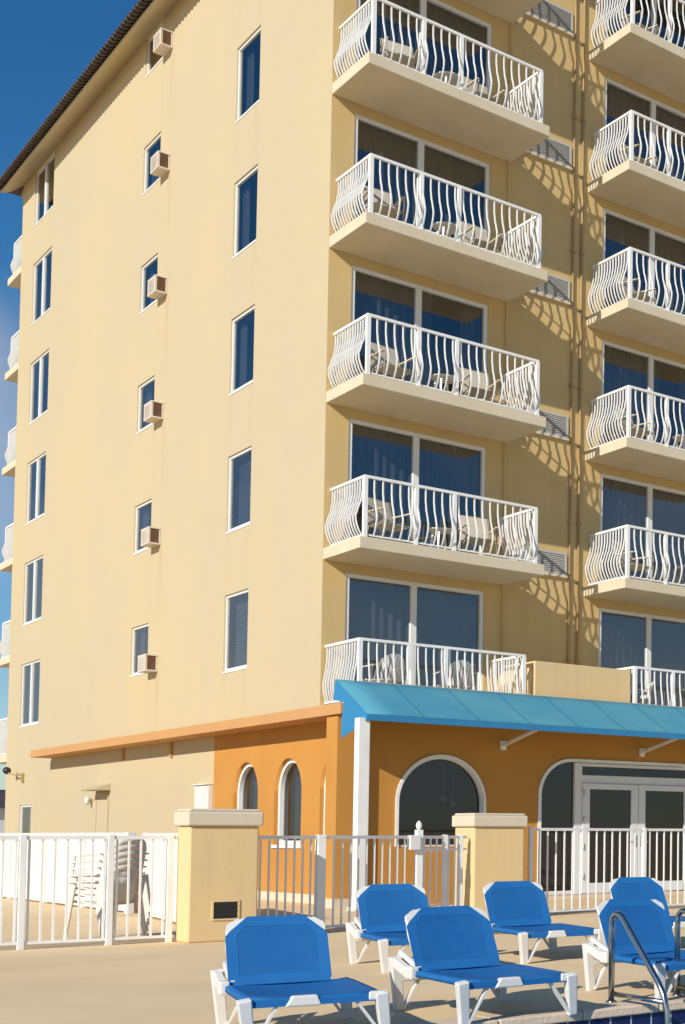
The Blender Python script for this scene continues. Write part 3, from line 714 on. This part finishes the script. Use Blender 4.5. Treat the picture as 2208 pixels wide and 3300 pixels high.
m = MB(); m.box(-1.46, -6.64, 0, -1.38, -6.56, 1.24); m.tube([(-1.42, -6.60, z) for z in (1.24, 1.27, 1.30, 1.335, 1.36)], 0.03, 10, radii=[0.02, 0.035, 0.04, 0.03, 0.005]); m.build('latch_post', M['white'], f3)
f4 = thing('picket_fence', 'white metal railing in front of the glass entrance doors, right of the plain pillar', 'fence')
fence_run(f4, (0.50, -6.12), (7.4, -5.25), 1.275, 0.05, 0.148, posts=(0.0, 2.15, 4.6))

# white vinyl privacy fence behind
def vinyl(t, a, b, h):
    a = Vector((a[0], a[1], 0)); b = Vector((b[0], b[1], 0)); Ln = (b - a).length; d = (b - a) / Ln; n = Vector((-d.y, d.x, 0)); up = Vector((0, 0, 1))
    m = MB(); k = max(1, int(Ln / 0.152)); w = Ln / k
    for i in range(k):
        p = a + d * (i * w); q = a + d * ((i + 1) * w)
        for (u0, e0), (u1, e1) in zip(((0, 0.0), (0.10, 0.012), (0.9, 0.012)), ((0.10, 0.012), (0.9, 0.012), (1, 0.0))):
            for sgn in (1, -1):
                A = p + (q - p) * u0 + n * e0 * sgn; B = p + (q - p) * u1 + n * e1 * sgn
                m.face([A + up * 0.1, B + up * 0.1, B + up * (h - 0.06), A + up * (h - 0.06)])
    m.build('boards', M['vinyl'], t)
    m = MB(); m.bar(a + up * (h - 0.035), b + up * (h - 0.035), 0.06, 0.07); m.build('top_rail', M['vinyl'], t, bevel=0.006)
    m = MB(); m.bar(a + up * 0.075, b + up * 0.075, 0.055, 0.09); m.build('bottom_rail', M['vinyl'], t, bevel=0.006)
    s = 0.0
    while s <= Ln + 0.01:
        p = a + d * s; m = MB(); m.box(p.x - 0.055, p.y - 0.055, 0, p.x + 0.055, p.y + 0.055, h + 0.005); m.build('post', M['vinyl'], t, bevel=0.006); s += Ln / max(1, round(Ln / 2.3))
v1 = thing('privacy_fence', 'long solid white vinyl fence running along the cream side wall', 'fence')
vinyl(v1, (-3.2, 19.0), (-3.2, -1.0), 1.21)
v2 = thing('privacy_fence', 'short solid white vinyl panel just left of the grilled pillar', 'fence')
vinyl(v2, (-3.30, -2.1), (-3.72, -5.2), 1.20)

# ------------------------------------------------------------------ furniture
def plate(m, pts, t, nrm):   # thick plate from planar polygon
    nrm = Vector(nrm).normalized() * t; m.prism([Vector(p) - nrm / 2 for p in pts], nrm)

def resin_chair(label, loc, rz, group, material='resin', name='resin_chair', solid_back=False):
    """white moulded armchair, faces -y"""
    t = thing(name, label, 'chair', loc, rz, group)
    mt = M[material]
    m = MB(); N = 8
    rows = []
    for j in range(N + 1):
        y = -0.24 + 0.46 * j / N; z = 0.43 - 0.035 * (j / N) - 0.018 * math.sin(math.pi * j / N) - (0.03 if j == 0 else 0)
        rows.append([(x_, y, z + 0.02 * (x_ / 0.23) ** 2) for x_ in (-0.23, -0.15, -0.05, 0.05, 0.15, 0.23)])
    for j in range(N):
        for i in range(5): m.face([rows[j][i], rows[j][i + 1], rows[j + 1][i + 1], rows[j + 1][i]], True)
    m.build('seat', mt, t, solid=0.014)
    m = MB()
    def bk(x_, h): # curved back sheet
        return (x_, 0.215 + 0.13 * h + 0.03 - 0.10 * (x_ / 0.25) ** 2, 0.41 + 0.47 * h)
    if solid_back:
        nx, nh = 10, 6
        def g_(i, j):
            xx = -0.255 + 0.51 * i / nx; top = 0.97 - 0.30 * (abs(xx) / 0.255) ** 3
            return bk(xx, j / nh * top * 0.95)
        for i in range(nx):
            for j in range(nh):
                if j == 4 and i in (3, 4, 5, 6): continue
                m.face([g_(i, j), g_(i + 1, j), g_(i + 1, j + 1), g_(i, j + 1)], True)
    for i in range(0 if solid_back else 7):     # slats
        xc = -0.18 + 0.06 * i; top = 0.86 - 0.55 * (abs(xc) / 0.27) ** 2.4
        for h0, h1 in ((0.0, 0.35), (0.35, 0.7), (0.7, 1.0)):
            m.face([bk(xc - 0.019, h0 * top), bk(xc + 0.019, h0 * top), bk(xc + 0.019, h1 * top), bk(xc - 0.019, h1 * top)])
    arc = [bk(-0.27 * math.cos(math.pi * k / 16), 0.25 + 0.70 * math.sin(math.pi * k / 16) ** 0.8) for k in range(17)]
    arc = [bk(-0.27, 0)] + arc + [bk(0.27, 0)]
    for p, q in ([] if solid_back else zip(arc, arc[1:])):
        c = Vector((0, 0.25, 0.62)); n_ = lambda v: Vector(v) + (c - Vector(v)).normalized() * 0.055
        m.face([p, q, n_(q), n_(p)])
    m.build('backrest', mt, t, solid=0.014)
    for sx in (-1, 1):
        m = MB(); m.bar((sx * 0.275, 0.22, 0.66), (sx * 0.285, -0.22, 0.64), 0.05, 0.02); m.bar((sx * 0.285, -0.22, 0.65), (sx * 0.275, -0.26, 0.42), 0.02, 0.05); m.build('armrest', mt, t, bevel=0.006)
        m = MB(); m.bar((sx * 0.25, -0.24, 0.44), (sx * 0.28, -0.28, 0.0), 0.055, 0.05, w2=0.035, h2=0.03); m.build('leg', mt, t, bevel=0.006)
        m = MB(); m.bar((sx * 0.25, 0.22, 0.42), (sx * 0.26, 0.31, 0.0), 0.055, 0.05, w2=0.035, h2=0.03); m.build('leg', mt, t, bevel=0.006)
    return t

def sling_chair(label, loc, rz, group):
    t = thing('balcony_chair', label, 'chair', loc, rz, group)
    m = MB(); plate(m, [(-0.23, -0.24, 0.42), (0.23, -0.24, 0.42), (0.23, 0.2, 0.39), (-0.23, 0.2, 0.39)], 0.02, (0, 0.07, 1)); m.build('seat', M['beige'], t, bevel=0.005)
    m = MB(); plate(m, [(-0.25, 0.2, 0.44), (0.25, 0.2, 0.44), (0.25, 0.36, 0.92), (-0.25, 0.36, 0.92)], 0.02, (0, -0.95, 0.3)); m.build('backrest', M['beige'], t, bevel=0.005)
    m = MB()
    for sx in (-1, 1):
        x_ = sx * 0.27
        m.tube([(x_, 0.37, 0.93), (x_, 0.2, 0.42), (x_, 0.16, 0.38)], 0.014, 6); m.tube([(x_, 0.17, 0.39), (x_, -0.25, 0.42)], 0.014, 6)
    m.tube([(-0.27, 0.37, 0.93), (0.27, 0.37, 0.93)], 0.014, 6)
    m.build('frame', M['chairframe'], t)
    for sx in (-1, 1):
        x_ = sx * 0.275
        m = MB(); m.tube([(x_, -0.22, 0), (x_, -0.25, 0.62), (x_, -0.2, 0.65)], 0.014, 6); m.build('leg', M['chairframe'], t)
        m = MB(); m.tube([(x_, 0.3, 0), (x_, 0.16, 0.40)], 0.014, 6); m.build('leg', M['chairframe'], t)
        m = MB(); m.bar((x_, -0.24, 0.655), (x_, 0.27, 0.64), 0.045, 0.022); m.build('armrest', M['slab'], t, bevel=0.004)
    return t

def side_table(label, loc, group):
    t = thing('side_table', label, 'table', loc, 0, group)
    m = MB(); N = 20
    top = [(0.25 * math.cos(2 * math.pi * k / N), 0.25 * math.sin(2 * math.pi * k / N), 0.44) for k in range(N)]
    m.prism(top, (0, 0, 0.022)); m.build('tabletop', M['resin'], t, bevel=0.005)
    for k in range(4):
        a_ = math.pi / 4 + k * math.pi / 2
        m = MB(); m.bar((0.15 * math.cos(a_), 0.15 * math.sin(a_), 0.44), (0.22 * math.cos(a_), 0.22 * math.sin(a_), 0), 0.035, 0.03); m.build('leg', M['resin'], t)
    return t

LV = {1: 'lowest', 2: 'second', 3: 'third', 4: 'fourth', 5: 'topmost'}
GC = 'beige chairs on the balconies'; GT = 'round tables on the balconies'
first = None; ftab = None
spots = []
for k in range(1, 5):
    zf = ZB[k] + 0.2
    spots += [(0.85 if k != 3 else 0.6, -0.62 - 0.05 * k, zf, 0.35 - 0.15 * k, f'beige sling chair at the left end of the {LV[k]} cantilevered corner balcony'),
              (2.55, -0.66, zf, -0.35 + 0.1 * k, f'beige sling chair at the right end of the {LV[k]} cantilevered corner balcony')]
for k in range(1, 6):
    zf = ZB[k] + 0.2
    spots += [(5.95, -0.68, zf, 0.3, f'beige sling chair on the {LV[k]} cantilevered balcony of the right hand column')]
for x, y, z, a_, lab in spots:
    if first is None: first = sling_chair(lab, (x, y, z), a_, GC)
    else:
        c = dup(first); c.location = (x, y, z); c.rotation_euler = (0, 0, a_); c['label'] = lab
tabs = [(1.75, -0.85, ZB[k] + 0.2, f'small white round table between two chairs on the {LV[k]} cantilevered corner balcony') for k in range(1, 5)] + \
       [(7.0, -0.9, ZB[2] + 0.2, 'small white round table on the second cantilevered balcony of the right hand column')]
for x, y, z, lab in tabs:
    if ftab is None: ftab = side_table(lab, (x, y, z), GT)
    else:
        c = dup(ftab); c.location = (x, y, z); c['label'] = lab
# white chairs on the terrace above the awning
r0 = resin_chair('white fan backed resin chair at the left above the blue awning', (0.68, -0.95, 3.395), math.pi + 0.15, 'white chairs above the awning')
for x, y, a_, lab in ((1.98, -0.95, math.pi - 0.1, 'white fan backed resin chair in the middle above the blue awning'), (5.95, -0.75, math.pi + 1.2, 'white resin chair beside the parapet at the right above the blue awning')):
    c = dup(r0); c.location = (x, y, 3.395); c.rotation_euler = (0, 0, a_); c['label'] = lab

# stack of resin chairs behind the left railing
lv = ['bottom', 'second from the bottom', 'middle', 'second from the top', 'top']
s0 = None
sx, sy, sa = -5.03, -6.42, 3.50 - math.pi
for i in range(5):
    lab = f'weathered white resin armchair, {lv[i]} of the stack behind the left railing'
    dx = -0.018 * i
    p = (sx + dx * math.cos(sa + math.pi / 2), sy + dx * math.sin(sa + math.pi / 2), 0.075 * i)
    if i == 0: s0 = resin_chair(lab, p, sa + math.pi, 'stacked resin chairs behind the left railing', 'pilewhite', 'stacked_chair', True)
    else:
        c = dup(s0); c.location = p; c['label'] = lab

# ------------------------------------------------------------------ sun loungers
LW, LS = 0.74, 0.97
def lounger(label, loc, rz):
    """local +y runs to the head end, +x to the right; origin under the head left foot"""
    t = thing('sun_lounger', label, 'sun lounger', loc, rz, 'blue sun loungers by the pool')
    HA, HP, HS, p = 0.36, 0.275, 0.265, 0.27
    # side rails
    for sx in (0, 1):
        x_ = sx * LW
        m = MB(); m.bar((x_, 0.0, HA - 0.03 if sx == 0 else HP - 0.03), (x_, -p, HP - 0.02), 0.05, 0.065 if sx == 0 else 0.04); xi = x_ + (0.03 if sx == 0 else -0.03); m.bar((xi, -p, HP - 0.012), (xi, -LS + 0.01, HS - 0.012), 0.03, 0.026)
        m.build('side_rail', M['resin'], t, bevel=0.01)
        # pivot socket
        m = MB(); m.box(x_ - 0.03, -p - 0.05, HP - 0.045, x_ + 0.03, -p + 0.05, HP + (0.04 if sx == 0 else -0.005)); m.build('pivot_socket', M['resin'], t, bevel=0.012)
        # back prop strut
        if sx == 0: m = MB(); m.bar((x_ + (0.05 if sx == 0 else -0.05), -p - 0.0, HP + 0.02), (x_ + (0.05 if sx == 0 else -0.05), 0.03, HA + 0.03), 0.03, 0.035); m.build('prop', M['resin'], t, bevel=0.006)
        for yy, zz, up_ in ((0.0, HA if sx == 0 else HP - 0.01, 1), (-LS, HS, 0)):
            lg = MB()
            lg.bar((x_, yy - (0.03 if not up_ else 0), zz + (0.005 if not up_ else 0)), (x_ + 0.04, yy + 0.02, 0.0), 0.075, 0.06, up=Vector((0, 1, 0)), w2=0.06, h2=0.05)
            o = lg.build('leg', M['resin'], t, bevel=0.008)
            sg = 1 if sx == 0 else -1; m = MB(); m.bar((x_ + 0.04 + sg * 0.02, yy + 0.01, 0.01), (x_ + 0.02 + sg * 0.16, yy - 0.005, HS - 0.035 if not up_ else HP - 0.04), 0.014, 0.04, up=Vector((0, 1, 0))); m.build('leg_brace', M['resin'], o)
    for yy, zz, ww in ((-LS - 0.0, HS - 0.025, 0.04), (0, HP - 0.06, 0.04), (-p, HP - 0.03, 0.04)):
        m = MB(); m.bar((0.03, yy, zz), (LW - 0.03, yy, zz), ww, ww); m.build('cross_rail', M['resin'], t, bevel=0.008)
    # grip on the foot rail
    gm = MB(); gx = LW * 0.42
    gm.prism([(gx - 0.10, -LS - 0.045, HS - 0.05), (gx + 0.10, -LS - 0.045, HS - 0.05), (gx + 0.075, -LS - 0.045, HS + 0.012), (gx - 0.06, -LS - 0.045, HS + 0.012)], (0, 0.05, 0)); gm.build('grip', M['resin'], t, bevel=0.01)
    # seat sling
    m = MB(); N = 8
    for j in range(N):
        for i in range(6):
            def sp(i, j):
                y = -p - (LS - p) * j / N; x_ = 0.035 + (LW - 0.07) * i / 6
                return (x_, y, HP + 0.012 + (HS - HP) * j / N - 0.03 * math.sin(math.pi * i / 6) * math.sin(math.pi * (0.15 + 0.7 * j / N)))
            m.face([sp(i, j), sp(i + 1, j), sp(i + 1, j + 1), sp(i, j + 1)])
    for i in range(6):      # sling wrapped over the foot rail
        a_, b_ = sp(i, N), sp(i + 1, N)
        m.face([a_, b_, (b_[0], b_[1] - 0.032, b_[2] - 0.012), (a_[0], a_[1] - 0.032, a_[2] - 0.012)], True)
        m.face([(a_[0], a_[1] - 0.032, a_[2] - 0.012), (b_[0], b_[1] - 0.032, b_[2] - 0.012), (b_[0], b_[1] - 0.032, HS - 0.045), (a_[0], a_[1] - 0.032, HS - 0.045)])
    for i in (0, 6):        # and over the side rails
        for j in range(N):
            a_, b_ = sp(i, j), sp(i, j + 1); o_ = -0.03 if i == 0 else 0.03
            m.face([a_, b_, (b_[0] + o_, b_[1], b_[2] - 0.004), (a_[0] + o_, a_[1], a_[2] - 0.004)], True)
            m.face([(a_[0] + o_, a_[1], a_[2] - 0.004), (b_[0] + o_, b_[1], b_[2] - 0.004), (b_[0] + o_, b_[1], b_[2] - 0.035), (a_[0] + o_, a_[1], a_[2] - 0.035)], True)
    m.build('seat_sling', M['hem'], t, solid=0.008)
    # corner caps at the foot
    for sx in (1,):
        m = MB(); x_ = sx * LW; q = 1 if sx == 0 else -1
        m.prism([(x_ - q * 0.02, -LS - 0.05, HS - 0.04), (x_ - q * 0.02, -LS + 0.10, HS - 0.04), (x_ + q * 0.04, -LS + 0.05, HS - 0.04), (x_ + q * 0.075, -LS - 0.045, HS - 0.04)], (0, 0, 0.052)); m.build('corner_cap', M['resin'], t, bevel=0.01)
    # backrest: octagonal sling in a white frame
    b, th = 0.45, R(60); w = 0.53; x0 = (LW - w) / 2 - 0.05
    ex = Vector((1, 0, 0)); eb = Vector((0, math.cos(th), math.sin(th))); nb = ex.cross(eb)
    org = Vector((x0, -p, HP + 0.0))
    def bp(u, v, d=0.0): return org + ex * u + eb * v + nb * d
    fr = MB(); rw = 0.013
    path = [bp(0, 0), bp(-0.02, b * 0.6), bp(-0.01, b - 0.07), bp(0.03, b - 0.015), bp(0.09, b), bp(w - 0.09, b), bp(w - 0.03, b - 0.015), bp(w + 0.01, b - 0.07), bp(w + 0.02, b * 0.6), bp(w, 0)]
    fr.tube(path, rw, 8); 
    for sgn, u0 in ((1, -0.01), (-1, w + 0.01)):
        fr.prism([bp(u0, b - 0.13, -0.014), bp(u0 + sgn * 0.09, b - 0.005, -0.014), bp(u0 + sgn * 0.05, b + 0.002, -0.014), bp(u0 - sgn * 0.006, b - 0.035, -0.014), bp(u0 - sgn * 0.012, b - 0.07, -0.014)], nb * 0.028)
    bo = fr.build('backrest_frame', M['resin'], t)
    m = MB()
    def edge(v):   # half inset of the sling at height v
        c = 0.11
        return (-0.018 if v > 0.03 else 0.0) if v < b - c else -0.018 + (v - (b - c)) / c * 0.115
    NV, NU = 14, 9; hm = MB()
    vs_ = [(b + 0.015) * j / NV for j in range(NV + 1)]
    def q(i, j):
        v = vs_[j]; e = edge(v) - 0.012; u = e + (w - 2 * e) * i / NU
        s = math.sin(math.pi * i / NU) * math.sin(math.pi * min(1, 0.1 + v / b * 0.85))
        return bp(u, v, 0.015 - 0.010 * s)
    for j in range(NV):
        for i in range(NU):
            (hm if i in (0, NU - 1) or j in (0, 1, NV - 1, NV - 2) else m).face([q(i, j), q(i + 1, j), q(i + 1, j + 1), q(i, j + 1)])
    # hem wrapping over the lower rail into the seat
    for i in range(NU):
        hm.face([q(i, 0), q(i + 1, 0), Vector(sp_(LW, p, HP, i + 1, NU)), Vector(sp_(LW, p, HP, i, NU))], True)
    m.build('back_sling', M['sling'], t, solid=0.004); hm.build('sling_hem', M['hem'], t, solid=0.008)
    return t
def sp_(LW, p, HP, i, NU): return (0.035 + (LW - 0.07) * i / NU, -p - 0.03, HP + 0.014)
LOUNG = [(-6.821, -14.984, 1.769, 0.98, 'blue sling sun lounger nearest the left, alone in front of the grilled pillar'),
         (-5.698, -14.981, 1.617, 1.0, 'blue sling sun lounger at the pool edge, next left of the steel handrails'),
         (-4.444, -11.445, 1.738, 1.05, 'blue sling sun lounger in the back row in front of the picket gate'),
         (-3.26, -11.544, 1.668, 1.05, 'blue sling sun lounger in the back row in front of the plain pillar'),
         (-4.148, -14.878, 1.631, 1.0, 'blue sling sun lounger seen directly behind the steel pool handrail'),
         (-1.68, -11.305, 1.675, 1.05, 'blue sling sun lounger farthest right in the back row, in front of the glass doors')]
l0 = None
for x, y, a_, sc, lab in LOUNG:
    rz = math.pi / 2 - a_      # a = pi/2 -> length towards -y
    if l0 is None: l0 = lounger(lab, (x, y, 0), rz); l0.scale = (sc,) * 3
    else:
        c = dup(l0); c.location = (x, y, 0); c.rotation_euler = (0, 0, rz); c.scale = (sc,) * 3; c['label'] = lab

# ------------------------------------------------------------------ pool handrails
def handrail(x, label):
    t = thing('pool_handrail', label, 'handrail', (x, -15.65, 0), 0, 'steel handrails at the pool edge')
    path = [(0, 0, 0.0), (0, 0, 0.52)]
    for k in range(1, 8):
        a_ = math.pi * 0.78 * k / 7; path.append((0, -0.075 + 0.075 * math.cos(a_), 0.55 + 0.075 * math.sin(a_)))
    path += [(0, -0.56, 0.18), (0, -0.62, 0.11), (0, -0.65, 0.0), (0, -0.655, -0.15), (0, -0.655, -1.0)]
    m = MB(); m.tube(path, 0.021, 12); m.build('rail', M['steel'], t)
    m = MB(); m.tube([(0, 0, 0.07), (0, -0.63, 0.06)], 0.018, 10); m.build('lower_bar', M['steel'], t)
    m = MB(); m.tube([(0, 0, 0.009), (0, 0, 0.022)], 0.045, 14, radii=[0.045, 0.032]); m.build('base_flange', M['steel'], t)
    return t
handrail(-4.45, 'bent steel pool handrail in front of a blue lounger, the nearer one to the left')
handrail(-3.89, 'second bent steel pool handrail, the farther one cut off at the right edge')

# ------------------------------------------------------------------ far house
h = thing('far_house', 'distant pale house with a dark roof seen past the far corner of the hotel', 'house', (6, 62, 0))
m = MB(); m.box(-12, 0, 0, 8, 8, 2.6); m.build('wall', M['farwhite'], h)
m = MB(); m.prism([(-12.5, -0.5, 2.6), (-12.5, 8.5, 2.6), (-12.5, 4, 3.7)], (21, 0, 0)); m.build('roof', M['roofdark'], h)
for xx in range(-11, 8, 3):
    m = MB(); m.box(xx, -0.05, 0.9, xx + 1.4, -0.001, 2.1); m.build('window', M['dark'], h)
